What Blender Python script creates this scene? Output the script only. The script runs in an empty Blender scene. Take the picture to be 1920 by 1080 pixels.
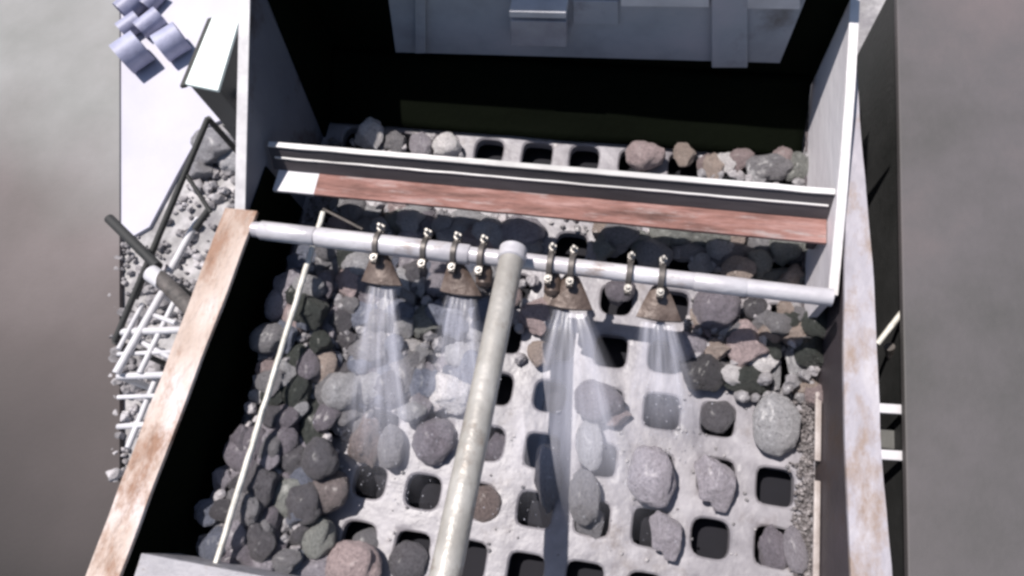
import bpy, bmesh, math, random
from mathutils import Vector, Matrix, Euler, noise
random.seed(7)
R_ = math.radians
S = bpy.context.scene
C = S.collection
# ---------------------------------------------------------------- camera
CP = Vector((-0.2221, -0.3108, 1.5303)); CE = Euler((0.3633, 0.1112, 0.1606), 'XYZ'); FP = 1323.7
cam = bpy.data.cameras.new('camera'); co = bpy.data.objects.new('camera', cam); C.objects.link(co)
co.location = CP; co.rotation_euler = CE; cam.sensor_width = 36; cam.lens = 36 * FP / 1920
cam.clip_start = 0.02; cam.clip_end = 800
S.camera = co
# ---------------------------------------------------------------- world and sun
SUN = Vector((-0.35, 0.22, 1.0)).normalized()
w = bpy.data.worlds.new('World'); S.world = w; w.use_nodes = True
nt = w.node_tree; bg = nt.nodes['Background']
sky = nt.nodes.new('ShaderNodeTexSky'); sky.sky_type = 'NISHITA'; sky.sun_disc = False
sky.sun_elevation = math.asin(SUN.z); sky.sun_rotation = math.atan2(SUN.x, SUN.y)
nt.links.new(sky.outputs[0], bg.inputs[0]); bg.inputs[1].default_value = 0.075
sl = bpy.data.lights.new('sun', 'SUN'); so = bpy.data.objects.new('sun', sl); C.objects.link(so)
sl.energy = 4.6; sl.angle = R_(0.55); sl.color = (1.0, 0.945, 0.905)
so.rotation_euler = SUN.to_track_quat('Z', 'Y').to_euler()
S.view_settings.view_transform = 'Standard'; S.view_settings.look = 'None'
S.view_settings.exposure = 0.45; S.view_settings.gamma = 1
S.render.engine = 'CYCLES'
S.cycles.filter_width = 2.9
# ---------------------------------------------------------------- helpers
def at(px, py, v=0.0, ax=2):
    "real-world point seen at a spot of the photograph on the plane axis=v"
    d = CE.to_matrix() @ Vector(((px - 960) / FP, -(py - 540) / FP, -1))
    t = (v - CP[ax]) / d[ax]
    return CP + d * t
def atd(px, py, depth):
    return CP + (CE.to_matrix() @ Vector(((px - 960) / FP, -(py - 540) / FP, -1))) * depth
def tag(o, label=None, cat=None, group=None, kind=None):
    if label: o['label'] = label
    if cat: o['category'] = cat
    if group: o['group'] = group
    if kind: o['kind'] = kind
    return o
def thing(name, label, cat, loc=(0, 0, 0), group=None):
    o = bpy.data.objects.new(name, None); C.objects.link(o); o.location = loc
    o.empty_display_size = 0.05
    return tag(o, label, cat, group)
def obj(name, bm, mat, parent=None, smooth=True, bevel=0.0):
    me = bpy.data.meshes.new(name); bm.normal_update(); bm.to_mesh(me); bm.free()
    o = bpy.data.objects.new(name, me); C.objects.link(o)
    if mat: me.materials.append(mat)
    if parent is not None:
        o.parent = parent
        pl = parent; off = Vector((0, 0, 0))
        while pl is not None: off += pl.location; pl = pl.parent
        me.transform(Matrix.Translation(-off))
    if smooth:
        for p in me.polygons: p.use_smooth = True
        m = o.modifiers.new('wn', 'EDGE_SPLIT'); m.split_angle = R_(38)
    if bevel:
        b = o.modifiers.new('bev', 'BEVEL'); b.width = bevel; b.segments = 2; b.limit_method = 'ANGLE'
        if smooth: o.modifiers.move(1, 0)
    return o
def box(bm, x0, x1, y0, y1, z0, z1):
    vs = [bm.verts.new((x, y, z)) for z in (z0, z1) for y in (y0, y1) for x in (x0, x1)]
    for f in ((0, 2, 3, 1), (4, 5, 7, 6), (0, 1, 5, 4), (2, 6, 7, 3), (0, 4, 6, 2), (1, 3, 7, 5)):
        bm.faces.new([vs[i] for i in f])
    return bm
def prism(bm, pts, d):
    "extrude closed 3D polygon pts along vector d"
    d = Vector(d); a = [bm.verts.new(Vector(p)) for p in pts]; b = [bm.verts.new(Vector(p) + d) for p in pts]
    n = len(a); bm.faces.new(a); bm.faces.new(b[::-1])
    for i in range(n): bm.faces.new((a[i], b[i], b[(i + 1) % n], a[(i + 1) % n]))
    bmesh.ops.recalc_face_normals(bm, faces=bm.faces)
    return bm
def tube(bm, pts, r, seg=20, cap=True, wob=0.0):
    pts = [Vector(p) for p in pts]; rings = []
    rs = r if isinstance(r, (list, tuple)) else [r] * len(pts)
    up = None
    for i, p in enumerate(pts):
        t = (pts[min(i + 1, len(pts) - 1)] - pts[max(i - 1, 0)]).normalized()
        if up is None: up = Vector((0, 0, 1)) if abs(t.z) < .9 else Vector((1, 0, 0))
        a = t.cross(up).normalized(); b = a.cross(t).normalized(); up = b
        ring = []
        for k in range(seg):
            th = 2 * math.pi * k / seg
            rr = rs[i] * (1 + (noise.noise(p * 9 + Vector((th, 0, 0))) * wob if wob else 0))
            ring.append(bm.verts.new(p + a * math.cos(th) * rr + b * math.sin(th) * rr))
        rings.append(ring)
    for i in range(len(rings) - 1):
        for k in range(seg):
            bm.faces.new((rings[i][k], rings[i][(k + 1) % seg], rings[i + 1][(k + 1) % seg], rings[i + 1][k]))
    if cap:
        bm.faces.new(rings[0][::-1]); bm.faces.new(rings[-1])
    return bm
def line(a, b, n=10, sag=0.0, wob=0.0):
    a = Vector(a); b = Vector(b)
    return [a.lerp(b, i / n) + Vector((noise.noise(Vector((i * .7, a.x, 3))) * wob, 0, -sag * math.sin(math.pi * i / n))) for i in range(n + 1)]
# ---------------------------------------------------------------- materials
def mat(name, cols, scale=8, rough=0.6, bump=0.15, metal=0.0, spots=None, spot_scale=4, spot_amt=0.5, stretch=(1, 1, 1), bscale=60, rvar=0.15, objcol=False, coat=0.0, detail=6):
    m = bpy.data.materials.new(name); m.use_nodes = True; n = m.node_tree.nodes; l = m.node_tree.links
    P = n['Principled BSDF']; P.inputs['Metallic'].default_value = metal
    if coat: P.inputs['Coat Weight'].default_value = coat; P.inputs['Coat Roughness'].default_value = .28
    tc = n.new('ShaderNodeTexCoord'); mp = n.new('ShaderNodeMapping'); mp.inputs['Scale'].default_value = stretch
    l.new(tc.outputs['Object'], mp.inputs[0])
    vec = mp.outputs[0]
    if objcol:
        oi = n.new('ShaderNodeObjectInfo'); va = n.new('ShaderNodeVectorMath'); va.operation = 'ADD'
        vm = n.new('ShaderNodeVectorMath'); vm.operation = 'SCALE'; l.new(oi.outputs['Location'], vm.inputs[0]); vm.inputs['Scale'].default_value = 13.7
        l.new(vec, va.inputs[0]); l.new(vm.outputs[0], va.inputs[1]); vec = va.outputs[0]
    n1 = n.new('ShaderNodeTexNoise'); n1.inputs['Scale'].default_value = scale; n1.inputs['Detail'].default_value = detail; n1.inputs['Roughness'].default_value = .62
    l.new(vec, n1.inputs['Vector'])
    cr = n.new('ShaderNodeValToRGB'); e = cr.color_ramp.elements
    k = len(cols)
    e[0].position = .3; e[0].color = (*cols[0], 1); e[1].position = .7; e[1].color = (*cols[-1], 1)
    for i in range(1, k - 1):
        q = e.new(.3 + .4 * i / (k - 1)); q.color = (*cols[i], 1)
    l.new(n1.outputs[0], cr.inputs[0]); col = cr.outputs[0]
    if spots:
        n2 = n.new('ShaderNodeTexNoise'); n2.inputs['Scale'].default_value = spot_scale; n2.inputs['Detail'].default_value = 8; n2.inputs['Roughness'].default_value = .7
        l.new(vec, n2.inputs['Vector'])
        c2 = n.new('ShaderNodeValToRGB'); c2.color_ramp.elements[0].position = 1 - spot_amt - .06; c2.color_ramp.elements[1].position = 1 - spot_amt + .08
        l.new(n2.outputs[0], c2.inputs[0])
        mx = n.new('ShaderNodeMix'); mx.data_type = 'RGBA'; l.new(c2.outputs[0], mx.inputs[0]); l.new(col, mx.inputs[6]); mx.inputs[7].default_value = (*spots, 1); col = mx.outputs[2]
    if objcol:
        mx = n.new('ShaderNodeMix'); mx.data_type = 'RGBA'; mx.blend_type = 'MULTIPLY'; mx.inputs[0].default_value = 1
        l.new(col, mx.inputs[6]); l.new(oi.outputs['Color'], mx.inputs[7]); col = mx.outputs[2]
    l.new(col, P.inputs['Base Color'])
    n3 = n.new('ShaderNodeTexNoise'); n3.inputs['Scale'].default_value = bscale; n3.inputs['Detail'].default_value = 5; l.new(vec, n3.inputs['Vector'])
    mr = n.new('ShaderNodeMapRange'); mr.inputs[3].default_value = max(.03, rough - rvar); mr.inputs[4].default_value = min(1, rough + rvar); l.new(n1.outputs[0], mr.inputs[0]); l.new(mr.outputs[0], P.inputs['Roughness'])
    if bump:
        bp = n.new('ShaderNodeBump'); bp.inputs['Strength'].default_value = bump; bp.inputs['Distance'].default_value = .01
        l.new(n3.outputs[0], bp.inputs['Height']); l.new(bp.outputs[0], P.inputs['Normal'])
    return m
M = {}
M['deck'] = mat('wet_deck', [(.165, .155, .168), (.235, .222, .238), (.31, .295, .315)], scale=10, rough=.45, bump=.32, bscale=30, rvar=.16, spots=(.16, .14, .14), spot_scale=9, spot_amt=.40)
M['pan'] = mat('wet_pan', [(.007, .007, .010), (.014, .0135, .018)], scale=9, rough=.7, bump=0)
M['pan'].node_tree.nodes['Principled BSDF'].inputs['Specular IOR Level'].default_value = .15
M['black'] = mat('dark_steel', [(.012, .013, .012), (.03, .03, .03)], scale=6, rough=.7)
M['plate'] = mat('grey_plate', [(.21, .225, .25), (.31, .33, .37), (.39, .38, .42)], scale=4, rough=.55, spots=(.13, .12, .12), spot_scale=3, spot_amt=.34)
M['lplate'] = mat('left_plate', [(.10, .10, .125), (.15, .16, .19)], scale=4, rough=.6, spots=(.05, .035, .03), spot_scale=6, spot_amt=.4)
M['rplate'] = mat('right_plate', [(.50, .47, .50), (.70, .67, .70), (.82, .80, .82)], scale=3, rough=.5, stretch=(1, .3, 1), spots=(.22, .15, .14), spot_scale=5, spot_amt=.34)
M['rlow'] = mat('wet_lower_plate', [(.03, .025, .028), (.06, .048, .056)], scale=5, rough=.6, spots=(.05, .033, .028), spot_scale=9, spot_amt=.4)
M['rustyflange'] = mat('rusty_flange', [(.34, .25, .20), (.50, .41, .36), (.66, .60, .60)], scale=9, rough=.75, bump=.9, spots=(.26, .15, .10), spot_scale=14, spot_amt=.46, stretch=(1, .5, 1))
M['paleflange'] = mat('pale_flange', [(.25, .235, .255), (.34, .32, .35), (.44, .415, .43)], scale=9, rough=.6, bump=.25, spots=(.25, .19, .16), spot_scale=13, spot_amt=.46, stretch=(1, .5, 1))
M['edge'] = mat('bare_edge', [(.48, .46, .46), (.74, .72, .72)], scale=12, rough=.45)
M['white'] = mat('pale_paint', [(.42, .41, .43), (.62, .61, .63)], scale=9, rough=.55, spots=(.40, .36, .34), spot_scale=8, spot_amt=.3)
M['rust'] = mat('red_rust', [(.075, .035, .028), (.24, .12, .10), (.42, .27, .25)], scale=16, rough=.85, bump=1.0, stretch=(.30, 1.8, 1), spots=(.33, .27, .26), spot_scale=24, spot_amt=.42)
M['beamgrey'] = mat('beam_steel', [(.03, .026, .028), (.08, .07, .075)], scale=10, rough=.6, stretch=(.2, 1, 1))
M['lip'] = mat('beam_lip', [(.40, .39, .38), (.72, .71, .70)], scale=10, rough=.4, stretch=(.2, 1, 1))
M['beamlip2'] = mat('worn_strip', [(.22, .18, .16), (.42, .38, .37)], scale=14, rough=.5, bump=.3)
M['pipe'] = mat('galvanised_pipe', [(.36, .34, .36), (.50, .48, .50), (.64, .62, .64)], scale=14, rough=.36, metal=.15, bump=.2, stretch=(.5, 1, 1), spots=(.27, .21, .18), spot_scale=22, spot_amt=.38)
M['feed'] = mat('feed_pipe_steel', [(.26, .24, .215), (.37, .35, .32), (.48, .46, .43)], scale=8, rough=.40, metal=.2, bump=.2, spots=(.22, .18, .15), spot_scale=20, spot_amt=.38)
M['clamp'] = mat('dark_clamp', [(.06, .055, .05), (.16, .14, .13)], scale=30, rough=.5, metal=.4)
M['bolt'] = mat('bright_bolt', [(.24, .22, .20), (.42, .40, .37)], scale=60, rough=.45, metal=.4)
M['brown'] = mat('brown_nozzle', [(.05, .036, .03), (.10, .072, .06), (.18, .14, .12)], scale=22, rough=.45, bump=.3, metal=.2)
M['rail'] = mat('dusty_rail', [(.20, .19, .205), (.29, .28, .30), (.37, .355, .375)], scale=11, rough=.6, bump=.4, spots=(.20, .17, .155), spot_scale=18, spot_amt=.36)
M['rod'] = mat('worn_rod', [(.45, .43, .38), (.70, .68, .62)], scale=40, rough=.5, bump=.3)
M['near_black'] = mat('near_black_sheet', [(.0018, .0026, .0014), (.0035, .0048, .0025)], scale=3, rough=.85, bump=.2)  # near-black base; puts wall and chute shade into the colour
M['near_black'].node_tree.nodes['Principled BSDF'].inputs['Specular IOR Level'].default_value = .03
M['rock'] = mat('stone', [(.60, .59, .60), (.95, .93, .94), (1.25, 1.23, 1.23)], scale=16, rough=.33, bump=1.0, bscale=48, spots=(.55, .51, .51), spot_scale=9, spot_amt=.38, objcol=True, rvar=.2, detail=8, coat=.12)
M['ground'] = mat('gravel_ground', [(.16, .15, .155), (.30, .29, .29), (.50, .48, .49)], scale=9, rough=.9, bump=.8, bscale=30, spots=(.20, .19, .20), spot_scale=5, spot_amt=.42)
M['slab'] = mat('concrete_slab', [(.40, .39, .45), (.52, .51, .57)], scale=1.2, rough=.8, bump=.1, spots=(.45, .43, .48), spot_scale=2, spot_amt=.36)
M['road'] = mat('grey_road', [(.12, .115, .11), (.16, .15, .148), (.20, .19, .19)], scale=1.0, rough=.85, bump=.15, bscale=45)
def road_tone_ramp():  # road tone darkens toward the near end, broken up by noise
    m = M['road']; n = m.node_tree.nodes; l = m.node_tree.links; P = n['Principled BSDF']
    old = P.inputs['Base Color'].links[0].from_socket
    tc = n.new('ShaderNodeTexCoord'); sp = n.new('ShaderNodeSeparateXYZ'); l.new(tc.outputs['Object'], sp.inputs[0])
    nz = n.new('ShaderNodeTexNoise'); nz.inputs['Scale'].default_value = .9; l.new(tc.outputs['Object'], nz.inputs['Vector'])
    ad = n.new('ShaderNodeMath'); ad.operation = 'MULTIPLY_ADD'; ad.inputs[1].default_value = 1.1; l.new(nz.outputs[0], ad.inputs[0]); l.new(sp.outputs[1], ad.inputs[2])
    mr = n.new('ShaderNodeMapRange'); mr.inputs[1].default_value = -.4; mr.inputs[2].default_value = 2.4; l.new(ad.outputs[0], mr.inputs[0])
    cr = n.new('ShaderNodeValToRGB'); e = cr.color_ramp.elements; e[0].position = 0; e[0].color = (.055, .05, .048, 1); e[1].position = .85; e[1].color = (1.5, 1.58, 1.56, 1)
    q = e.new(.42); q.color = (.50, .44, .43, 1); q = e.new(.62); q.color = (.85, .77, .76, 1)
    l.new(mr.outputs[0], cr.inputs[0]); mx = n.new('ShaderNodeMix'); mx.data_type = 'RGBA'; mx.blend_type = 'MULTIPLY'; mx.inputs[0].default_value = 1
    l.new(old, mx.inputs[6]); l.new(cr.outputs[0], mx.inputs[7]); l.new(mx.outputs[2], P.inputs['Base Color'])
road_tone_ramp()
M['side'] = mat('side_cover', [(.05, .049, .046), (.088, .08, .083), (.125, .103, .105)], scale=1.4, rough=.7, bump=.08, bscale=60)
M['boxtop'] = mat('pale_green_paint', [(.70, .80, .75), (.86, .93, .89)], scale=3, rough=.5)
M['boxside'] = mat('grey_green_paint', [(.06, .06, .055), (.10, .10, .095)], scale=4, rough=.6)
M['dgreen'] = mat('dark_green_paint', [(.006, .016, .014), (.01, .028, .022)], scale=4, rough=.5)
M['drum'] = mat('mauve_pipe', [(.17, .17, .25), (.36, .37, .50)], scale=5, rough=.5)
def water_mat():
    m = bpy.data.materials.new('spray_water'); m.use_nodes = True; n = m.node_tree.nodes; l = m.node_tree.links
    P = n['Principled BSDF']; P.inputs['Base Color'].default_value = (.80, .80, .90, 1); P.inputs['Roughness'].default_value = .25
    uv = n.new('ShaderNodeUVMap'); mp = n.new('ShaderNodeMapping'); mp.inputs['Scale'].default_value = (4.5, .8, 1); l.new(uv.outputs[0], mp.inputs[0])
    t = n.new('ShaderNodeTexNoise'); t.inputs['Scale'].default_value = 1.6; t.inputs['Detail'].default_value = 5; l.new(mp.outputs[0], t.inputs['Vector'])
    sp = n.new('ShaderNodeSeparateXYZ'); l.new(uv.outputs[0], sp.inputs[0])
    mr = n.new('ShaderNodeMapRange'); mr.inputs[1].default_value = .35; mr.inputs[2].default_value = .75; mr.inputs[3].default_value = .12; mr.inputs[4].default_value = .42; l.new(t.outputs[0], mr.inputs[0])
    fd = n.new('ShaderNodeMapRange'); fd.inputs[1].default_value = .5; fd.inputs[2].default_value = 1; fd.inputs[3].default_value = 1; fd.inputs[4].default_value = 0.06; fd.interpolation_type = 'SMOOTHSTEP'; l.new(sp.outputs[1], fd.inputs[0])
    ed = n.new('ShaderNodeMath'); ed.operation = 'PINGPONG'; ed.inputs[1].default_value = .5; l.new(sp.outputs[0], ed.inputs[0])
    e2 = n.new('ShaderNodeMapRange'); e2.interpolation_type = 'SMOOTHSTEP'; e2.inputs[1].default_value = 0; e2.inputs[2].default_value = .30; l.new(ed.outputs[0], e2.inputs[0])
    a = n.new('ShaderNodeMath'); a.operation = 'MULTIPLY'; l.new(mr.outputs[0], a.inputs[0]); l.new(fd.outputs[0], a.inputs[1])
    b = n.new('ShaderNodeMath'); b.operation = 'MULTIPLY'; l.new(a.outputs[0], b.inputs[0]); l.new(e2.outputs[0], b.inputs[1])
    l.new(b.outputs[0], P.inputs['Alpha'])
    bp = n.new('ShaderNodeBump'); bp.inputs['Strength'].default_value = .4; bp.inputs['Distance'].default_value = .01; l.new(t.outputs[0], bp.inputs['Height']); l.new(bp.outputs[0], P.inputs['Normal'])
    return m
M['water'] = water_mat()
M['drop'] = mat('water_drop', [(.60, .60, .66), (.78, .78, .84)], rough=.1, bump=0)
M['drop'].node_tree.nodes['Principled BSDF'].inputs['Transmission Weight'].default_value = .4
# ---------------------------------------------------------------- ground, road
GZ = -1.3
bm = bmesh.new(); box(bm, -60, 60, -60, 60, GZ - .3, GZ); tag(obj('ground', bm, M['ground'], smooth=False), kind='structure')
def sheet(name, pts, z, m, th=.004):
    bm = bmesh.new(); prism(bm, [(x, y, z) for x, y in pts], (0, 0, -th)); return tag(obj(name, bm, m, smooth=False), kind='structure')
g = lambda x, y: tuple(at(x, y, GZ + .02)[:2])
sheet('concrete_slab', [g(222, -60), g(620, -60), g(470, 200), g(380, 240), g(330, 330), g(280, 425), g(250, 442), g(222, 418)], GZ + .02, M['slab'], .02)
gr = lambda x, y: tuple(at(x, y, GZ + .03)[:2])
a, b = Vector((*gr(224, -200), 0)), Vector((*gr(224, 1250), 0))
sheet('road', [(a.x, a.y), (b.x, b.y), (b.x - 8, b.y), (a.x - 12, a.y)], GZ + .03, M['road'], .03)
# ---------------------------------------------------------------- screen box
XL, XR, HW = -1.05, 0.195, 0.23
PIT = 0.12
vs = thing('vibrating_screen', 'large open steel screening box with a pale perforated deck full of wet stones', 'screening machine', (-.43, 0, -.5))
# deck with rounded square holes
bm = bmesh.new()
i0, i1, j0, j1 = -8, 1, -8, 6
def cell(bm, cx, cy, rng):
    N = 28; hw = .0360 + rng.uniform(-.0015, .0025); hh = .0355 + rng.uniform(-.0015, .0025); cr = .011 + rng.uniform(-.002, .006); ox, oy = rng.uniform(-.002, .002), rng.uniform(-.002, .002)
    out, r1, r2 = [], [], []
    for k in range(N):
        th = 2 * math.pi * (k + .5) / N; c, s = math.cos(th), math.sin(th)
        q = max(abs(c), abs(s)); out.append(Vector((cx + c / q * PIT / 2, cy + s / q * PIT / 2, 0)))
        e = 5.0 if cr < .014 else 3.6
        f = (abs(c) ** e + abs(s) ** e) ** (-1 / e)
        wv = 1 + .02 * noise.noise(Vector((cx * 9 + c, cy * 9 + s, 1)))
        r1.append(Vector((cx + ox + c * f * (hw + .004) * wv, cy + oy + s * f * (hh + .004) * wv, 0)))
        r2.append(Vector((cx + ox + c * f * hw * wv, cy + oy + s * f * hh * wv, -.004)))
    mid = [o.lerp(r, .5) for o, r in zip(out, r1)]
    for m_ in mid: m_.z = .0007 * noise.noise(m_ * 25) + .0006
    r3 = [Vector((v.x, v.y, -.028)) for v in r2]
    # square corners
    rings = [[bm.verts.new(v) for v in L] for L in (out, mid, r1, r2, r3)]
    for a in range(4):
        for k in range(N): bm.faces.new((rings[a][k], rings[a][(k + 1) % N], rings[a + 1][(k + 1) % N], rings[a + 1][k]))
    for (sx, sy) in ((1, 1), (-1, 1), (-1, -1), (1, -1)):
        cv = Vector((cx + sx * PIT / 2, cy + sy * PIT / 2, 0))
        near = sorted(range(N), key=lambda k: (out[k] - cv).length)[:2]
        v = bm.verts.new(cv); bm.faces.new((rings[0][near[0]], rings[0][near[1]], v))
rng = random.Random(3)
for i in range(i0, i1 + 1):
    for j in range(j0, j1 + 1): cell(bm, i * PIT, -j * PIT, rng)
bmesh.ops.remove_doubles(bm, verts=bm.verts, dist=1e-5)
ya, yb = -j1 * PIT - PIT / 2, -j0 * PIT + PIT / 2
xa, xb = i0 * PIT - PIT / 2, i1 * PIT + PIT / 2
box(bm, XL + .001, xa, ya, yb, -.028, 0); box(bm, xb, XR - .001, ya, yb, -.028, 0)
bmesh.ops.recalc_face_normals(bm, faces=bm.faces)
for f in bm.faces:
    pass
obj('screen_deck', bm, M['deck'], vs)
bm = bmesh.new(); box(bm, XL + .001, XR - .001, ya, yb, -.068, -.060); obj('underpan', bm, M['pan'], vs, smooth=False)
for k, x in enumerate((-.84, -.36, 0.12)):
    bm = bmesh.new(); box(bm, x - .012 - .06, x + .012 - .06, ya, yb, -.058, -.0285); obj('deck_support', bm, M['black'], vs, smooth=False)
# left side plate : lower part level, rear part rising
T = .022
bm = bmesh.new(); prism(bm, [(XL, .262, -.6), (XL, 1.1, -.6), (XL, 1.1, .70), (XL, .262, .232)], (-T, 0, 0))
LX = lambda y: XL - .030 * max(0, .26 - y)
prism(bm, [(XL - .012, -.72, -.6), (XL, .2615, -.6), (XL, .2615, .232), (LX(-.72), -.72, .232)], (-T, 0, 0)); lp = obj('side_plate', bm, M['lplate'], vs, smooth=False)
bm = bmesh.new(); prism(bm, [(XL - T - .001, .262, .2335), (XL - T - .001, 1.1, .7015), (XL - T - .001, 1.1, .7055), (XL - T - .001, .262, .2375)], (T + .002, 0, 0)); obj('bare_top_edge', bm, M['edge'], lp, smooth=False)
bm = bmesh.new()
N = 40   # flange with slightly wavy worn edges
top = []
for k in range(N + 1):
    y = -.70 + (.262 + .70) * k / N
    top.append((-1.024 - .060 * (.169 - y) + .002 * noise.noise(Vector((y * 8, 0, 0))), -1.104 - .045 * (.027 - y) + .002 * noise.noise(Vector((y * 14, 3, 0))), y))
va = [[bm.verts.new((x, y, z)) for x, z in ((a_, HW + .003), (a_, HW + .012), (b_, HW + .012), (b_, HW + .003))] for a_, b_, y in top]
for k in range(N):
    for q in range(4): bm.faces.new((va[k][q], va[k][(q + 1) % 4], va[k + 1][(q + 1) % 4], va[k + 1][q]))
bm.faces.new(va[0]); bm.faces.new(va[-1][::-1]); bmesh.ops.recalc_face_normals(bm, faces=bm.faces)
fl = obj('flange', bm, M['rustyflange'], lp, smooth=False); bm = bmesh.new(); prism(bm, [(XL + .0012, -.72, .001), (XL + .0012, .385, .001), (XL + .0012, .385, .215), (XL + .0012, .26, .222), (LX(-.72) + .0012, -.72, .222)], (.004, 0, 0)); obj('shade_sheet', bm, M['near_black'], lp, smooth=False)  # near-black sheet paints in the shade on the lower left wall
fl['label'] = 'rust stained flange on top of the left side plate'
# right side plate
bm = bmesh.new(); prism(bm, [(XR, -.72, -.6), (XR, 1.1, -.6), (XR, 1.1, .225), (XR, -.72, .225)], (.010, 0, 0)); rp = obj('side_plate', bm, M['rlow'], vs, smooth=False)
bm = bmesh.new(); top = []
for k in range(N + 1):
    y = -.70 + (1.1 + .70) * k / N
    def pw(y, P):
        if y <= P[0][0]: return P[0][1]
        for (a, b), (c, d) in zip(P, P[1:]):
            if y <= c: return b + (d - b) * (y - a) / (c - a)
        return P[-1][1]
    top.append((pw(y, [(-.7, .20), (-.27, .188), (-.06, .179), (.1, .176), (.26, .178), (1.1, .192)]) + .001 * noise.noise(Vector((y * 12, 9, 0))), pw(y, [(-.7, .27), (-.26, .251), (-.08, .238), (.15, .232), (.28, .228), (.57, .208), (.75, .200), (1.1, .199)]) + .0015 * noise.noise(Vector((y * 14, 13, 0))), y))
va = [[bm.verts.new((x, y, z)) for x, z in ((a_, HW - .003), (a_, HW + .006), (b_, HW + .006), (b_, HW - .003))] for a_, b_, y in top]
for k in range(N):
    for q in range(4): bm.faces.new((va[k][q], va[k][(q + 1) % 4], va[k + 1][(q + 1) % 4], va[k + 1][q]))
bm.faces.new(va[0]); bm.faces.new(va[-1][::-1]); bmesh.ops.recalc_face_normals(bm, faces=bm.faces)
obj('flange', bm, M['paleflange'], rp, smooth=False)
# inner liner of the right side, standing in from the plate
XI = .158
def yz(px, py, X=XI): v = at(px, py, X, 0); return (X, v.y, v.z)
bm = bmesh.new()
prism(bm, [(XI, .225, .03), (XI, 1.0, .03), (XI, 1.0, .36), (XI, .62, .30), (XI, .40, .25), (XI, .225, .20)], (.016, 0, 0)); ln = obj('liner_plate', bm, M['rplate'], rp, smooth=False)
bm = bmesh.new(); prism(bm, [(XI - .001, .225, .2015), (XI - .001, .40, .2515), (XI - .001, .62, .3015), (XI - .001, 1.0, .3615), (XI - .001, 1.0, .3655), (XI - .001, .62, .3055), (XI - .001, .40, .2555), (XI - .001, .225, .2055)], (.018, 0, 0)); obj('bare_top_edge', bm, M['edge'], ln, smooth=False)
# clamp strips low on the right wall
for (a_, b_) in (((1550, 722), (1552, 855)), ((1553, 893), (1557, 1100))):
    p, q = at(a_[0], a_[1], .185, 0), at(b_[0], b_[1], .185, 0)
    bm = bmesh.new(); box(bm, XR - .014, XR - .002, q.y, p.y, .036, .045); obj('clamp_strip', bm, M['beamlip2'], rp, bevel=.002)
for (X_, Y0, Y1, z_) in ((XI - .003, .24, .99, .032), (XL + .006, -.70, .38, .004)):
    bm = bmesh.new(); pts_ = [(X_, Y0 + (Y1 - Y0) * q / 90, z_) for q in range(91)]; tube(bm, pts_, [.003 + .0012 * math.sin(q * 2.1) for q in range(91)], 8); obj('weld_bead', bm, M['rlow'], rp if X_ > 0 else lp)
# front rail
bm = bmesh.new(); box(bm, XL + .006, XR - .006, -.51, -.438, HW - .012, HW - .002); box(bm, XL + .006, XR - .006, -.450, -.438, .1, HW - .0125); obj('front_rail', bm, M['rail'], vs, smooth=False, bevel=.002)
# crossbeam (angle iron)
cb = bmesh.new(); N = 60
def anglebeam(y0, y1, z0, z1, x0, x1, m, name, parent, nz):
    bm = bmesh.new(); L = []
    for k in range(N + 1):
        x = x0 + (x1 - x0) * k / N; w1 = .0015 * noise.noise(Vector((x * 14, nz, 0))); w2 = .0015 * noise.noise(Vector((x * 14, nz, 5)))
        yo = .0 * (x - x0)
        L.append([bm.verts.new((x, y0 + yo + w1, z0)), bm.verts.new((x, y1 + yo, z0)), bm.verts.new((x, y1 + yo, z1 + w2)), bm.verts.new((x, y0 + yo + w1, z1 + w2))])
    for k in range(N):
        for q in range(4): bm.faces.new((L[k][q], L[k][(q + 1) % 4], L[k + 1][(q + 1) % 4], L[k + 1][q]))
    bm.faces.new(L[0]); bm.faces.new(L[-1][::-1]); bmesh.ops.recalc_face_normals(bm, faces=bm.faces)
    return obj(name, bm, m, parent, smooth=False)
bx0, bx1 = XL + .012, XI - .002
bm = bmesh.new(); L = []
for k in range(N + 1):
    x = bx0 + (bx1 - bx0) * k / N
    L.append([bm.verts.new(p) for p in ((x, .390, .196), (x, .398, .186), (x, .431, .238), (x, .420, .243))])
for k in range(N):
    for q in range(4): bm.faces.new((L[k][q], L[k][(q + 1) % 4], L[k + 1][(q + 1) % 4], L[k + 1][q]))
bm.faces.new(L[0]); bm.faces.new(L[-1][::-1]); bmesh.ops.recalc_face_normals(bm, faces=bm.faces)
beam = obj('crossbeam', bm, M['beamgrey'], vs, smooth=False)
beam['label'] = 'angle iron crossbeam with a rusty red lower leg'
anglebeam(.4185, .4305, .2435, .2475, bx0, bx1, M['lip'], 'beam_lip', beam, 4)
anglebeam(.338, .3965, .186, .194, bx0 + .11, bx1, M['rust'], 'rusty_leg', beam, 7)
anglebeam(.338, .3965, .186, .194, bx0 + .012, bx0 + .1095, M['white'], 'painted_leg_end', beam, 7)
anglebeam(.4040, .4085, .2190, .2235, bx0 + .01, bx1 - .005, M['lip'], 'web_ridge', beam, 9)
bm = bmesh.new(); box(bm, XI - .02, XI - .003, .36, .41, .11, .1855); obj('beam_bracket', bm, M['rlow'], beam, bevel=.002, smooth=False)
# ---------------------------------------------------------------- feed chute behind
fc = thing('feed_chute', 'dark feed opening with a grey steel back plate and near-black sheets for its inner shade', 'feed chute', (-.43, .9, .3))
def P2(px, py, Y): v = at(px, py, Y, 1); return (v.x, v.y, v.z)
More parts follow.
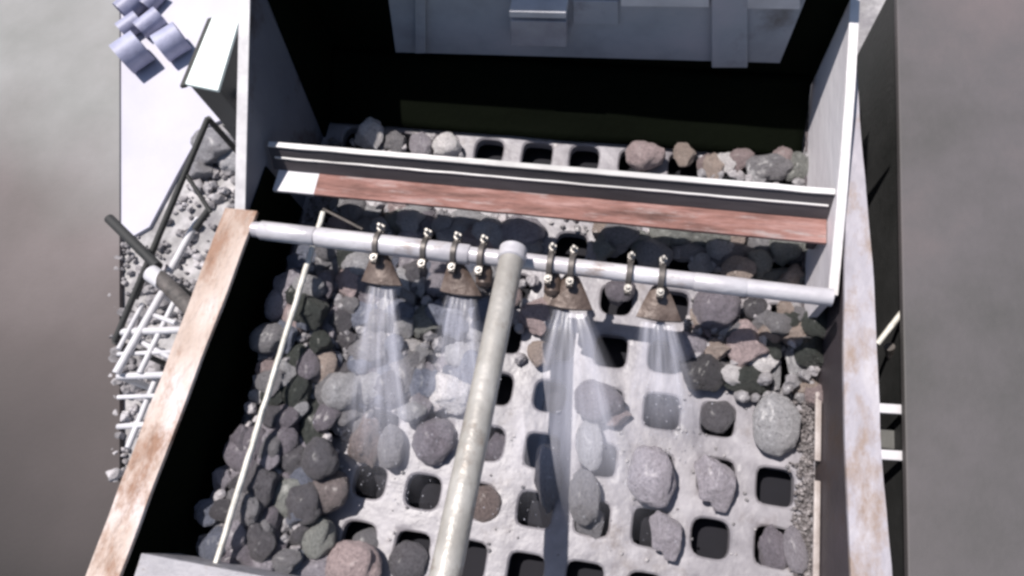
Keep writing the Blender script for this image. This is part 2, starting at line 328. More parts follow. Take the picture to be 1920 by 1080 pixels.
# near-black sloping sheet and back sheet, painting in the shade inside the opening
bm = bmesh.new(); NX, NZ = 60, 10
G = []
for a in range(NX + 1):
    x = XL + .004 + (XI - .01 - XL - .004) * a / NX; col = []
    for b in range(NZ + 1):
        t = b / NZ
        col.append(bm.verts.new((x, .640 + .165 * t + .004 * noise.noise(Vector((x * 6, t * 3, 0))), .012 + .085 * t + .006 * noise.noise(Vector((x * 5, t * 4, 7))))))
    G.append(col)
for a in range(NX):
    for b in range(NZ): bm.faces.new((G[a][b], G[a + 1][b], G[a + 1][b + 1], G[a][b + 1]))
r = obj('shade_apron', bm, M['near_black'], fc); s = r.modifiers.new('s', 'SOLIDIFY'); s.thickness = .008; s.offset = -1
bm = bmesh.new(); box(bm, XL + .009, XI - .002, .815, .825, .06, .56); obj('shade_backing', bm, M['near_black'], fc, smooth=False)
# near-black sheet lying on left plate
bm = bmesh.new(); prism(bm, [(XL + .002, .60, .0), (XL + .002, 1.0, .0), (XL + .002, 1.0, .6), (XL + .002, .74, .6), (XL + .002, .69, .40), (XL + .002, .655, .25)], (.006, 0, 0)); obj('side_black_sheet', bm, M['near_black'], fc, smooth=False)
# grey plate, trapezoid, in front of the near-black back sheet
YB = .80
bp_ = [P2(742, 98, YB), P2(1462, 118, YB), P2(1512, -5, YB), P2(1530, -60, YB), P2(712, -70, YB), P2(728, -5, YB)]
bm = bmesh.new(); prism(bm, bp_, (0, .012, 0)); obj('back_plate', bm, M['plate'], fc, smooth=False)
def onplate(name, x0, y0, x1, y1, m, d=.02, sk=.02):
    a_ = P2(x0, y1, YB); b_ = P2(x1, y1 + (x1 - x0) * sk, YB); c_ = P2(x1, y0 + (x1 - x0) * sk, YB); d_ = P2(x0, y0, YB)
    bm = bmesh.new(); prism(bm, [(v[0], YB - d - .002, v[2]) for v in (a_, b_, c_, d_)], (0, d, 0)); return obj(name, bm, m, fc, smooth=False, bevel=.002)
M['platelight'] = mat('worn_grey_plate', [(.26, .25, .28), (.38, .37, .40)], scale=14, rough=.55)
onplate('hinge_bracket', 962, 14, 1066, 62, M['platelight'], .035)
onplate('cover_strip', 1075, -4, 1160, 40, M['plate'], .006)
onplate('stiffener', 1335, -50, 1402, 118, M['plate'], .012, .0)
onplate('stiffener', 780, -50, 800, 92, M['plate'], .012, .0)
onplate('top_rail', 1165, -24, 1330, 4, M['white'], .01, .01)
onplate('top_rail', 1380, -24, 1500, 8, M['white'], .01, .01)
onplate('top_rail', 960, -6, 1066, 6, M['white'], .038, .02)
# ---------------------------------------------------------------- spray bar
PY, PZ = .213, .228
def pipe_x(px): # X on the pipe axis seen at photo column px
    best = None
    lo, hi = XL, XR
    for _ in range(30):
        m_ = (lo + hi) / 2; c = CE.to_matrix().transposed() @ (Vector((m_, PY, PZ)) - CP)
        u = 960 + FP * c.x / -c.z
        if u < px: lo = m_
        else: hi = m_
    return lo
sb = thing('spray_bar', 'galvanised water pipe across the screen with clamped nozzles and a long feed pipe', 'spray pipe', (-.43, PY, PZ))
bm = bmesh.new(); tube(bm, line((XL + .028, PY + .012, PZ), (XI - .001, PY - .003, PZ), 40), .0170, 28, wob=.03); obj('manifold_pipe', bm, M['pipe'], sb)
for a_, b_, r_ in ((486, 590, .0205), (592, 880, .0212), (1300, 1400, .0182)):
    bm = bmesh.new(); xa_, xb_ = pipe_x(a_), pipe_x(b_)
    f = lambda x: (x, PY + .012 - .016 * (x - XL) / (XI + .03 - XL), PZ)
    tube(bm, [f(xa_), f(xa_ + .003), f((xa_ + xb_) / 2), f(xb_ - .003), f(xb_)], [r_ - .002, r_, r_, r_, r_ - .002], 28); obj('sleeve', bm, M['pipe'], sb)
# feed pipe rising toward the viewer
A = Vector((pipe_x(966), PY + .002, PZ + .045)); B = atd(835, 1080, 1.04); D = (B - A)
bm = bmesh.new(); tube(bm, line(A - D * .01, A + D * 1.9, 34), .0240, 32, wob=.015); fpipe = obj('feed_pipe', bm, M['feed'], sb)
bm = bmesh.new(); tube(bm, [A + Vector((0, .002, -.04)), A + Vector((0, .001, 0))], .018, 20); obj('riser', bm, M['pipe'], fpipe)
bm = bmesh.new(); tube(bm, [A - D * .012, A + D * .03, A + D * .034], [.0275, .0275, .0245], 32); obj('welded_joint', bm, M['pipe'], fpipe)
def ring(bm, x, r0, w_):
    y = PY + .012 - .016 * (x - XL) / (XI + .03 - XL)
    tube(bm, [(x - w_ / 2, y, PZ), (x - w_ / 2 + .0015, y, PZ), (x + w_ / 2 - .0015, y, PZ), (x + w_ / 2, y, PZ)], [r0 - .002, r0, r0, r0 - .002], 26)
def nozzle(px, tilt, defl=True, cap=False, wd=.088):
    x = pipe_x(px); y = PY + .012 - .016 * (x - XL) / (XI + .03 - XL)
    bm = bmesh.new(); ring(bm, x, .026, .012)
    box(bm, x - .006, x + .006, y - .043, y - .024, PZ - .008, PZ + .008)
    box(bm, x - .006, x + .006, y + .024, y + .042, PZ - .006, PZ + .006)
    n = obj('nozzle', bm, M['clamp'], sb)
    n['label'] = 'fan nozzle with brown flared deflector' if defl else ('clamp with a round brown outlet' if cap else 'plain dark clamp ring')
    bm = bmesh.new(); tube(bm, [(x, y + .033, PZ - .01), (x, y + .034, PZ + .022), (x, y + .034, PZ + .026)], [.0045, .0045, .003], 10)
    tube(bm, [(x, y + .034, PZ + .003), (x, y + .034, PZ + .011)], .0080, 6); obj('bolt', bm, M['bolt'], n)
    bm = bmesh.new(); tube(bm, [(x, y - .034, PZ - .014), (x, y - .034, PZ + .014), (x, y - .034, PZ + .018)], [.0045, .0045, .003], 10)
    tube(bm, [(x, y - .034, PZ + .004), (x, y - .034, PZ + .012)], .0080, 6); obj('bolt', bm, M['bolt'], n)
    if defl:
        bm = bmesh.new(); L = []
        K = 10
        for s_ in range(K + 1):
            t = s_ / K
            for side in (0, 1):
                pass
        rows = []
        for a in range(9):
            v = a / 8; hwid = .015 + (wd / 2 - .015) * v ** .9
            yy = y - .012 - .066 * v; zz = PZ - .020 - .016 * v
            row = []
            for k in range(13):
                u = k / 12 * 2 - 1
                row.append((x + tilt * v + u * hwid, yy + .006 * u * u * v, zz + .012 * (1 - u * u) * (1 - .3 * v)))
            rows.append(row)
        topv = [[bm.verts.new(p) for p in row] for row in rows]
        botv = [[bm.verts.new((p[0], p[1] + .002, p[2] - .010 - .006 * (1 - abs(k - 6) / 6))) for k, p in enumerate(row)] for row in rows]
        for a in range(8):
            for k in range(12):
                bm.faces.new((topv[a][k], topv[a][k + 1], topv[a + 1][k + 1], topv[a + 1][k])); bm.faces.new((botv[a][k], botv[a + 1][k], botv[a + 1][k + 1], botv[a][k + 1]))
            bm.faces.new((topv[a][0], topv[a + 1][0], botv[a + 1][0], botv[a][0])); bm.faces.new((topv[a][12], botv[a][12], botv[a + 1][12], topv[a + 1][12]))
        for k in range(12):
            bm.faces.new((topv[0][k], botv[0][k], botv[0][k + 1], topv[0][k + 1])); bm.faces.new((topv[8][k], topv[8][k + 1], botv[8][k + 1], botv[8][k]))
        bmesh.ops.recalc_face_normals(bm, faces=bm.faces)
        obj('deflector', bm, M['brown'], n)
    if cap:
        bm = bmesh.new(); tube(bm, [(x + .004, y - .008, PZ - .018), (x + .006, y - .022, PZ - .024), (x + .008, y - .048, PZ - .028), (x + .008, y - .056, PZ - .029)], [.012, .017, .017, .010], 18)
        obj('outlet', bm, M['brown'], n)
    return Vector((x + tilt, y - .078, PZ - .044))
tips = [nozzle(708, .012), nozzle(853, .018), nozzle(1072, .006), nozzle(1240, .004)]
nozzle(797, 0, False); nozzle(903, 0, False, True); nozzle(1032, 0, False, True); nozzle(1180, 0, False)
# thin rod lying beneath the pipe over the stones
bm = bmesh.new(); a_, b_ = at(606, 398, .15), at(400, 1075, .15)
tube(bm, line(a_, b_ + (b_ - a_) * .12, 36, wob=.0022), .0062, 12, wob=.15); rd = obj('steel_rod', bm, M['rod'])
tag(rd, 'thin pale worn rod running lengthwise over the stones near the left wall', 'rod')
bm = bmesh.new(); tube(bm, [at(606, 392, .155), at(680, 430, .16)], .0032, 8); wr = obj('tie_wire', bm, M['clamp']); tag(wr, 'thin dark wire slanting from the top of the pale rod to the pipe', 'wire')
# ---------------------------------------------------------------- water fans
def fan(k, tip, w0, land, w1, skew, label):
    bm = bmesh.new(); uvl = bm.loops.layers.uv.new('UVMap'); NU, NV = 28, 30; G = []
    tx, ty = land; rr = random.Random(k)
    for a in range(NV + 1):
        v = a / NV; row = []
        for b in range(NU + 1):
            u = b / NU * 2 - 1
            ww = w0 + (w1 - w0) * v
            yy = tip.y + (ty - tip.y) * v + .02 * u * u * v
            zz = tip.z * (1 - v ** 1.8) + .010 * v + .006 * noise.noise(Vector((u * 6, v * 1.2, k)))
            xx = tip.x + (tx - tip.x) * v + u * ww / 2 + .006 * v * noise.noise(Vector((u * 5, v * 2, k + 9)))
            row.append((bm.verts.new((xx, yy, zz)), b / NU, v))
        G.append(row)
    for a in range(NV):
        for b in range(NU):
            q = (G[a][b], G[a][b + 1], G[a + 1][b + 1], G[a + 1][b]); f = bm.faces.new([t[0] for t in q])
            for lp_, t in zip(f.loops, q): lp_[uvl].uv = (t[1], t[2])
    o = obj('water_spray', bm, M['water']); tag(o, label, 'water spray', 'fans of water falling from the nozzles')
    bm = bmesh.new()
    for q in range(110):
        u = rr.gauss(0, .55); v = min(1.0, rr.uniform(.25, 1.05) ** .6); ww = w0 + (w1 - w0) * v
        p = Vector((tip.x + (tx - tip.x) * v + u * ww / 2, tip.y + (ty - tip.y) * v + rr.gauss(0, .012), max(.004, tip.z * (1 - v ** 1.8) + abs(rr.gauss(0, .012)) + .004)))
        bmesh.ops.create_icosphere(bm, subdivisions=1, radius=rr.uniform(.0004, .0011), matrix=Matrix.Translation(p) @ Matrix.Diagonal((1, 1.8, 1, 1)))
    tag(obj('droplets', bm, M['drop'], o), kind='stuff')
    return o
dk = lambda x, y: tuple(at(x, y, 0)[:2])
fan(1, tips[0], .070, dk(735, 940), .26, 0, 'bluish water fan from the leftmost brown nozzle falling on the heaped stones')
fan(2, tips[1], .075, dk(868, 860), .22, 0, 'narrow water fan falling from the nozzle just left of the feed pipe')
fan(3, tips[2], .085, dk(1085, 1000), .46, 0, 'widest water fan spreading over the deck right of the feed pipe')
fan(4, tips[3], .085, dk(1238, 860), .22, 0, 'water fan falling from the rightmost brown nozzle')
# ---------------------------------------------------------------- stones
protos = []
def rock_mesh(seed, flat=1.0, angular=.5):
    rg = random.Random(seed); bm = bmesh.new(); bmesh.ops.create_icosphere(bm, subdivisions=4, radius=1)
    planes = []
    for _ in range(int(5 + 9 * angular)):
        n = Vector((rg.gauss(0, 1), rg.gauss(0, 1), rg.gauss(0, 1))).normalized(); planes.append((n, rg.uniform(.62, .92)))
    off = Vector((rg.uniform(-50, 50),) * 3)
    for v in bm.verts:
        p = v.co.copy(); 
        for n, d in planes:
            t = p.dot(n) - d
            if t > 0: p -= n * t * (.92 * angular + .1)
        p *= 1 + .20 * noise.noise(p * 1.1 + off) + (.07 + .07 * angular) * noise.noise(p * 2.6 + off) + .045 * noise.noise(p * 5.5 + off) + .02 * noise.noise(p * 13 + off)
        v.co = p
    mx = [max(v.co[a] for v in bm.verts) for a in range(3)]; mn = [min(v.co[a] for v in bm.verts) for a in range(3)]
    for v in bm.verts:
        for a in range(3): v.co[a] = (v.co[a] - (mx[a] + mn[a]) / 2) / (mx[a] - mn[a])
    me = bpy.data.meshes.new('rock'); bm.to_mesh(me); bm.free(); me.materials.append(M['rock'])
    for p in me.polygons: p.use_smooth = True
    return me
RND = [rock_mesh(s, angular=.15) for s in range(6)]      # rounded
ANG = [rock_mesh(20 + s, angular=.95) for s in range(9)]  # angular
COL = dict(grey=(.27, .265, .275), lgrey=(.46, .46, .47), white=(.85, .83, .82), tan=(.46, .38, .33), pink=(.44, .355, .35), lav=(.41, .385, .42), purp=(.23, .21, .235),
           blue=(.22, .24, .30), dark=(.07, .068, .072), green=(.07, .078, .07), brown=(.23, .185, .17), olive=(.27, .28, .26), dbrown=(.22, .19, .185), dgrey=(.14, .135, .145))
placed = []
def rock(px, py, wpx, hpx, col, label, shape='r', z=None, h=None, ang=None, group=None, rg=random):
    p = at(px, py, .02); sc = FP / (CE.to_matrix().transposed() @ (p - CP)).z * -1
    W_, H_ = wpx / sc, hpx / sc / .95
    hh = h if h else min(W_, H_) * rg.uniform(.65, .9)
    zz = (z or 0) + hh * .42
    if p.y < .33: zz += .06 * max(0, min(1, (-.78 - p.x) / .22))
    p = at(px, py, zz)
    me = rg.choice(RND if shape == 'r' else ANG)
    o = bpy.data.objects.new('rock', me); C.objects.link(o)
    o.location = p; o.scale = (W_, H_, hh)
    o.rotation_euler = (rg.uniform(-.25, .25), rg.uniform(-.25, .25), R_(ang) if ang is not None else rg.uniform(-.35, .35) + .16)
    c = COL[col]; k = rg.uniform(.88, 1.12); o.color = (c[0] * k, c[1] * k, c[2] * k, 1)
    tag(o, label, 'rock', group); placed.append((px, py, max(wpx, hpx) / 2))
    return o
BIG = [
 # behind the crossbeam
 (692,250,56,62,'white','bright cream stone standing furthest left behind the crossbeam','a'),
 (742,268,42,52,'grey','grey stone right beside the bright cream stone behind the crossbeam','a'),
 (790,272,46,56,'lav','lavender stone between two pale stones behind the crossbeam','a'),
 (838,272,56,50,'white','cream stone lying left of the open deck holes behind the crossbeam','r'),
 (1210,292,74,58,'pink','rounded pinkish stone behind the crossbeam right of the open holes','r'),
 (1284,290,44,62,'tan','upright tan stone behind the crossbeam','a'),
 (1322,308,32,42,'pink','small pink stone next to the upright tan stone','a'),
 (1364,306,60,44,'white','pale stone with flat top behind the crossbeam right half','a'),
 (1442,314,86,54,'grey','broad grey stone behind the crossbeam close to the right wall','a'),
 (1492,312,60,62,'olive','pale olive stone behind the crossbeam next to the right wall','a'),
 (1545,225,20,40,'white','small white stone furthest back against the right wall','a'),
 (1544,292,24,36,'white','small white stone against the right wall just behind the crossbeam','a'),
 # between beam and pipe
 (688,402,70,40,'lgrey','pale flat stone between crossbeam and pipe at the left','a'),
 (744,412,52,54,'olive','grey green stone between crossbeam and pipe at the left','a'),
 (800,420,60,62,'purp','dark purplish stone under the crossbeam above the second clamp','a'),
 (880,416,82,52,'lgrey','pale grey stone under the crossbeam left of the feed pipe head','r'),
 (978,436,90,66,'lav','wet lavender stone at the head of the feed pipe','r'),
 (1162,446,80,66,'grey','grey stone between crossbeam and pipe right of the open square hole','a'),
 (1262,436,88,54,'olive','grey green stone under the crossbeam above the rightmost nozzle','a'),
 (1322,422,60,44,'lgrey','light stone touching the crossbeam at the right','a'),
 (1292,470,84,44,'grey','grey stone behind the pipe right of the rightmost nozzle','r'),
 (1372,478,90,56,'dgrey','dark grey stone in shade behind the pipe at the right','r'),
 (1432,452,64,62,'grey','round grey stone behind the right part of the pipe','r'),
 (1496,476,84,44,'dgrey','long dark grey stone behind the right end of the pipe','a'),
 (1440,518,120,30,'olive','flat pale stone touching the back of the pipe near its right end','a'),
 # below the pipe, left and middle
 (600,492,52,60,'grey','grey stone below the pipe beside the thin rod','a'),
 (655,530,66,76,'pink','pinkish stone left of the leftmost nozzle','a'),
 (556,585,54,92,'pink','tall pink stone under the thin rod below the pipe','r'),
 (590,610,40,60,'tan','tan stone just right of the tall pink stone','a'),
 (617,612,46,92,'lav','upright lavender stone right of the thin rod','a'),
 (682,590,62,66,'blue','bluish stone left of the first water fan','a'),
 (792,512,72,62,'blue','slate blue stone between the two left nozzles','a'),
 (802,600,72,66,'olive','grey green stone between the two left water fans','a'),
 (895,600,62,90,'lgrey','pale stone between second water fan and feed pipe','r'),
 (1005,594,66,74,'pink','pink stone right of the feed pipe below the pipe','a'),
 (1162,546,62,50,'purp','dark purple stone between the two right nozzles','a'),
 (1342,578,92,86,'purp','large purplish stone right of the rightmost nozzle','r'),
 (1290,650,70,60,'lav','lavender stone right of the rightmost water fan','r'),
 (1318,696,84,80,'dark','angular stone coloured blackish for shadow below the lavender stone near the right water fan','a'),  # stone coloured near black to paint in a patch of shadow
 (1402,645,84,92,'pink','pale pink stone above the dark green stone on the right','a'),
 (1402,710,90,58,'green','dark green stone on the bar above the right columns of holes','a'),
 (1496,628,62,74,'tan','rough pinkish white stone near the right wall','a'),
 (1452,700,28,66,'lgrey','slim pale stone left of the pair near the right wall','a'),
 (1492,690,36,82,'lgrey','tall pale stone near the right wall','a'),
 (1512,732,52,36,'tan','small tan stone at the foot of the tall pale stone','a'),
 (604,694,74,82,'tan','round tan disc shaped stone beside the thin rod','r'),
 (562,708,52,64,'brown','brownish stone left of the round tan stone','a'),
 (506,694,52,44,'pink','pink stone left of the thin rod halfway down','a'),
 (482,742,32,32,'white','small white stone furthest left halfway down','a'),
 (532,742,62,52,'green','dark stone under the thin rod halfway down','r'),
 (662,706,62,82,'dgrey','dark grey stone right of the round tan stone','a'),
 (700,640,62,56,'grey','grey stone crossed by the first water fan','a'),
 (752,706,72,92,'grey','large wet grey stone under the first water fan','a'),
 (770,652,46,36,'white','small sparkling white stone under the first water fan','a'),
 (803,722,72,72,'blue','slate blue stone beside the large white stone','r'),
 (846,738,88,76,'white','large rough white stone left of the feed pipe','a'),
 (589,806,54,132,'green','long dark green stone standing on edge at the left','r'),
 (547,808,34,96,'pink','slim pinkish white stone left of the long dark green one','r'),
 (500,800,44,60,'dgrey','dark grey stone under the thin rod left of the slim pink one','a'),
 (636,790,50,56,'white','white stone right of the long dark green stone','a'),
 (684,826,64,96,'brown','pointed purplish brown stone on the deck at left centre','a'),
 (734,838,52,84,'grey','grey stone right of the pointed brown stone','r'),
 (815,826,86,92,'purp','purplish stone sunk in a hole left of the feed pipe','r'),
 (1122,752,92,76,'purp','wet purple stone under the widest water fan','r'),
 (1154,780,60,40,'pink','small pink stone below the wet purple stone','a'),
 (1106,832,54,96,'lgrey','pale bluish long stone under the widest water fan','r'),
 (1345,780,70,66,'dgrey','dark stone sunk in a hole near the right side','r'),
 (1455,796,92,112,'lgrey','large pale grey stone in the column nearest the right wall','r'),
 (1222,894,92,108,'lav','large smooth lavender stone at centre right of the deck','r'),
 (1342,906,76,100,'lav','lavender grey stone leaning over a hole near the right','a'),
 (1096,932,62,100,'grey','grey stone under the foot of the widest water fan','r'),
 (1028,900,54,120,'dgrey','long dark streak in the middle lower deck','a'),  # elongated dark streak built with a stone mesh
 (912,946,64,70,'brown','round brown grey stone sunk in a hole right of the feed pipe','r'),
 (612,920,104,88,'dbrown','biggest brown stone low at the left of the deck','r'),
 (546,928,72,82,'olive','olive stone left of the biggest brown stone','r'),
 (592,1008,76,76,'olive','round grey green stone below the biggest brown stone','r'),
 (592,1066,92,62,'lav','lavender stone at the bottom edge left','r'),
 (660,1062,116,88,'pink','large pink stone at the bottom edge','r'),
 (690,1018,62,54,'grey','grey stone sunk in a hole above the large pink stone','r'),
 (1250,1004,62,88,'lav','tilted lavender stone half over a hole low centre right','a'),
 (1108,984,58,62,'grey','grey stone plugging a hole below centre','a'),
 (1452,1034,58,96,'purp','purple stone plugging the lowest hole near the right wall','a'),
 (1492,1030,44,82,'lav','pale lavender stone at the bottom right beside the purple one','r'),
 (930,842,48,60,'purp','purple stone in a hole right of the feed pipe','a'),
 (768,1052,80,70,'dgrey','dark stone in a hole at the bottom edge left of the feed pipe','r'),
]
rg = random.Random(11)
for b in BIG:
    px, py, w_, h_, c_, lab, sh = b
    z_ = 0
    if 'sunk' in lab or 'plugging' in lab or 'in a hole' in lab: z_ = -.028
    rock(px, py, w_, h_, c_, lab, sh, z=z_, rg=rg, ang=9)
# filler stones in heaps
def inside(p, poly):
    c = False; n = len(poly); j = n - 1
    for i in range(n):
        xi, yi = poly[i]; xj, yj = poly[j]
        if (yi > p[1]) != (yj > p[1]) and p[0] < (xj - xi) * (p[1] - yi) / (yj - yi) + xi: c = not c
        j = i
    return c
SPEC = []
def fill(poly, n, smin, smax, cols, label, group, zmax=.03, gap=.75, seed=0):
    rg = random.Random(seed); xs = [p[0] for p in poly]; ys = [p[1] for p in poly]; k = 0; t = 0
    while k < n and t < n * 60:
        t += 1; x = rg.uniform(min(xs), max(xs)); y = rg.uniform(min(ys), max(ys)); s = rg.uniform(smin, smax)
        if not inside((x, y), poly): continue
        if any((x - a) ** 2 + (y - b) ** 2 < (gap * (s / 2 + c * .8)) ** 2 for a, b, c in placed): continue
        SPEC.append((s, x, y, s * rg.uniform(.95, 1.5), s * rg.uniform(.95, 1.55), rg.choice(cols), label, rg.choice('aaar'), rg.uniform(0, zmax), group)); placed.append((x, y, s / 2)); k += 1
    return k
edge = [(556, 470), (520, 590), (480, 680), (462, 760), (440, 830), (420, 900), (400, 960), (372, 1035)]
fill([(372, 1040), (400, 955), (462, 780), (640, 780), (580, 900), (560, 1050), (470, 1065)], 95, 22, 56, ['purp', 'dgrey', 'grey', 'purp', 'lav', 'blue', 'dgrey', 'blue'], 'small dark stone in the dense heap at the lower left', 'heaped stones at the lower left', .035, .42, 1)
fill([(585, 460), (520, 560), (470, 740), (470, 800), (690, 800), (700, 470)], 95, 20, 54, ['grey', 'dgrey', 'blue', 'lgrey', 'lav', 'green', 'purp', 'grey'], 'small stone in the heap beside the thin rod below the pipe', 'heaped stones beside the rod', .03, .42, 2)
fill([(690, 480), (680, 790), (880, 760), (930, 500)], 85, 22, 56, ['blue', 'grey', 'lgrey', 'dgrey', 'blue', 'lav'], 'small bluish wet stone heaped under the two left water fans', 'stones under the left water fans', .025, .42, 3)
fill([(625, 375), (1010, 415), (1000, 470), (620, 435)], 34, 22, 48, ['grey', 'lgrey', 'grey', 'lgrey', 'lav', 'pink'], 'small stone in the strip between crossbeam and pipe at the left', 'stones between beam and pipe at the left', .02, .42, 4)
fill([(1120, 425), (1540, 450), (1545, 540), (1130, 470)], 44, 20, 50, ['grey', 'lgrey', 'olive', 'lgrey', 'tan', 'olive'], 'small stone in the strip between crossbeam and pipe at the right', 'stones between beam and pipe at the right', .02, .42, 5)
fill([(1290, 560), (1540, 580), (1535, 750), (1380, 745), (1270, 690)], 64, 18, 46, ['tan', 'grey', 'lgrey', 'green', 'pink', 'dgrey', 'white'], 'small stone in the patch under the right end of the pipe', 'stones under the right pipe end', .025, .42, 6)
fill([(1300, 300), (1535, 290), (1540, 360), (1300, 340)], 16, 20, 38, ['tan', 'grey', 'lgrey', 'pink'], 'small stone behind the crossbeam near the right wall', 'stones behind the beam at the right', .02, .5, 7)
fill([(655, 255), (880, 260), (880, 300), (660, 290)], 8, 18, 32, ['lgrey', 'grey', 'pink'], 'small stone behind the crossbeam near the left end', 'stones behind the beam at the left', .01, .5, 8)
fill([(920, 500), (1060, 540), (1010, 680), (960, 690), (950, 600)], 10, 24, 44, ['tan', 'olive', 'lgrey', 'pink'], 'small pale stone just right of the feed pipe below the nozzles', 'pale stones right of the feed pipe', .01, .6, 9)
SPEC.sort(key=lambda t: -t[0]); NR = 299 - len(BIG); rg = random.Random(77)
for t in SPEC[:NR]: rock(t[1], t[2], t[3], t[4], t[5], t[6], t[7], z=t[8], group=t[9], rg=rg)
M['rockd'] = mat('small_stone', [(.12, .115, .12), (.24, .23, .24), (.40, .37, .38)], scale=5, rough=.4, bump=.8, bscale=55, detail=2)
bm = bmesh.new()
for t in SPEC[NR:]:
    p = at(t[1], t[2], .012 + t[8]); p = at(t[1], t[2], .012 + t[8] + (.05 * max(0, min(1, (-.78 - p.x) / .22)) if p.y < .33 else 0)); sz = t[0] / 950; n0 = len(bm.verts); me = rg.choice(ANG)
    bm.from_mesh(me); bm.verts.ensure_lookup_table(); MX = Matrix.Translation(p) @ Euler((rg.random(), rg.random(), rg.random() * 6)).to_matrix().to_4x4() @ Matrix.Diagonal((sz * 1.1, sz, sz * .8, 1))
    bmesh.ops.transform(bm, matrix=MX, verts=bm.verts[n0:])
if SPEC[NR:]: tag(obj('small_stones', bm, M['rockd'], smooth=False), 'many small wet stones wedged among the larger ones on the deck', 'small stones', kind='stuff')
# gravel grains along the right wall and scattered silt: nobody could count these
def grains(name, label, spots, m, seed, cat):
    rg = random.Random(seed); bm = bmesh.new()
    for (p, s) in spots:
        r0 = bmesh.ops.create_icosphere(bm, subdivisions=1 if s < .06 else 2, radius=s / 2, matrix=Matrix.Translation(p) @ Euler((rg.random() * 6, rg.random() * 6, 0)).to_matrix().to_4x4() @ Matrix.Diagonal((1, rg.uniform(.6, 1), rg.uniform(.5, .9), 1)))
        for v in r0['verts']: v.co += Vector((rg.uniform(-1, 1), rg.uniform(-1, 1), rg.uniform(-1, 1))) * s * .09
    o = obj(name, bm, m, smooth=False); return tag(o, label, cat, kind='stuff')
M['grain'] = mat('grit', [(.05, .045, .045), (.14, .125, .125), (.36, .33, .33)], scale=75, rough=.6, bump=.2)
rg = random.Random(5); sp = []
for _ in range(1500):
    y = rg.uniform(-.45, .16); s = rg.uniform(.004, .013); x = .186 - abs(rg.gauss(0, .014)); sp.append(((x, y, s * .35 + rg.random() * .008), s))
for _ in range(900):
    y = rg.uniform(-.42, .6); s = rg.uniform(.004, .014); x = -1.03 + abs(rg.gauss(0, .05)); sp.append(((x, y, s * .35 + rg.random() * .01), s))
grains('gravel', 'fine wet gravel gathered along both side walls of the deck', sp, M['grain'], 1, 'gravel')
rg = random.Random(31); sp = []
for poly, cnt in (([(585, 460), (520, 560), (462, 760), (372, 1040), (600, 1060), (660, 800), (880, 760), (930, 500)], 1100), ([(625, 380), (1540, 440), (1540, 540), (620, 440)], 450), ([(1280, 560), (1540, 580), (1535, 750), (1300, 720)], 420), ([(660, 800), (940, 720), (1500, 740), (1500, 1060), (680, 1060)], 160)):
    k = 0
    while k < cnt:
        x, y = rg.uniform(370, 1545), rg.uniform(380, 1065)
        if inside((x, y), poly):
            q = at(x, y, 0); k += 1
            if max(abs(((q.x / PIT) + .5) % 1 - .5), abs(((q.y / PIT) + .5) % 1 - .5)) < .31: continue
            z = (.05 * max(0, min(1, (-.78 - q.x) / .22)) if q.y < .33 else 0)
            sz = rg.uniform(.004, .011) if cnt == 160 else rg.uniform(.006, .021); sp.append((tuple(at(x, y, z + sz * .4) if z else (q.x, q.y, sz * .3)), sz))
M['chip'] = mat('stone_chip', [(.09, .085, .09), (.24, .23, .235), (.50, .47, .47)], scale=28, rough=.35, bump=.4, detail=1)
grains('stone_chips', 'small broken wet stone chips packed between the larger stones on the deck', sp, M['chip'], 4, 'stone chips')
# ---------------------------------------------------------------- yard on the left
def bar(parent, name, a, b, r, m, seg=10):
    bm = bmesh.new(); tube(bm, line(a, b, 6), r, seg); return obj(name, bm, m, parent)
# box with pale top
ZT = -.12
c4 = [at(398, 34, ZT), at(446, 40, ZT), at(408, 166, ZT), at(349, 154, ZT)]
cb_ = thing('control_box', 'boxy grey green motor housing with a bright pale lid left of the screen wall', 'machine housing', tuple((c4[0] + c4[2]) / 2 - Vector((0, 0, .25))))
bm = bmesh.new(); prism(bm, [(v.x, v.y, ZT - .014) for v in c4], (0, 0, -.22)); bd = obj('housing', bm, M['boxside'], cb_, smooth=False, bevel=.006)
cen = sum(c4, Vector()) / 4
bm = bmesh.new(); prism(bm, [tuple(cen + (v - cen) * 1.05) for v in c4], (0, 0, -.013)); obj('lid', bm, M['boxtop'], cb_, smooth=False, bevel=.003)
bm = bmesh.new(); w0 = cen + (c4[0] - cen) * 1.06; w1 = cen + (c4[3] - cen) * 1.06; w0.z = w1.z = ZT - .004; dd = Vector((-.016, -.006, 0)); prism(bm, [w0, w1, w1 + dd, w0 + dd], (0, 0, -.012)); obj('lid_shade_strip', bm, M['black'], cb_, smooth=False)  # last strip is dark to draw the shadow line along the lid
bm = bmesh.new(); p = at(438, 172, ZT - .10); tube(bm, [p, p + Vector((.05, -.02, .0))], .016, 14); obj('knob', bm, M['bolt'], cb_)
for sx in (0, 1, 2, 3):
    q = cen + (c4[sx] - cen) * .8
    bm = bmesh.new(); box(bm, q.x - .02, q.x + .02, q.y - .02, q.y + .02, GZ, ZT - .235); obj('leg', bm, M['boxside'], cb_, smooth=False)
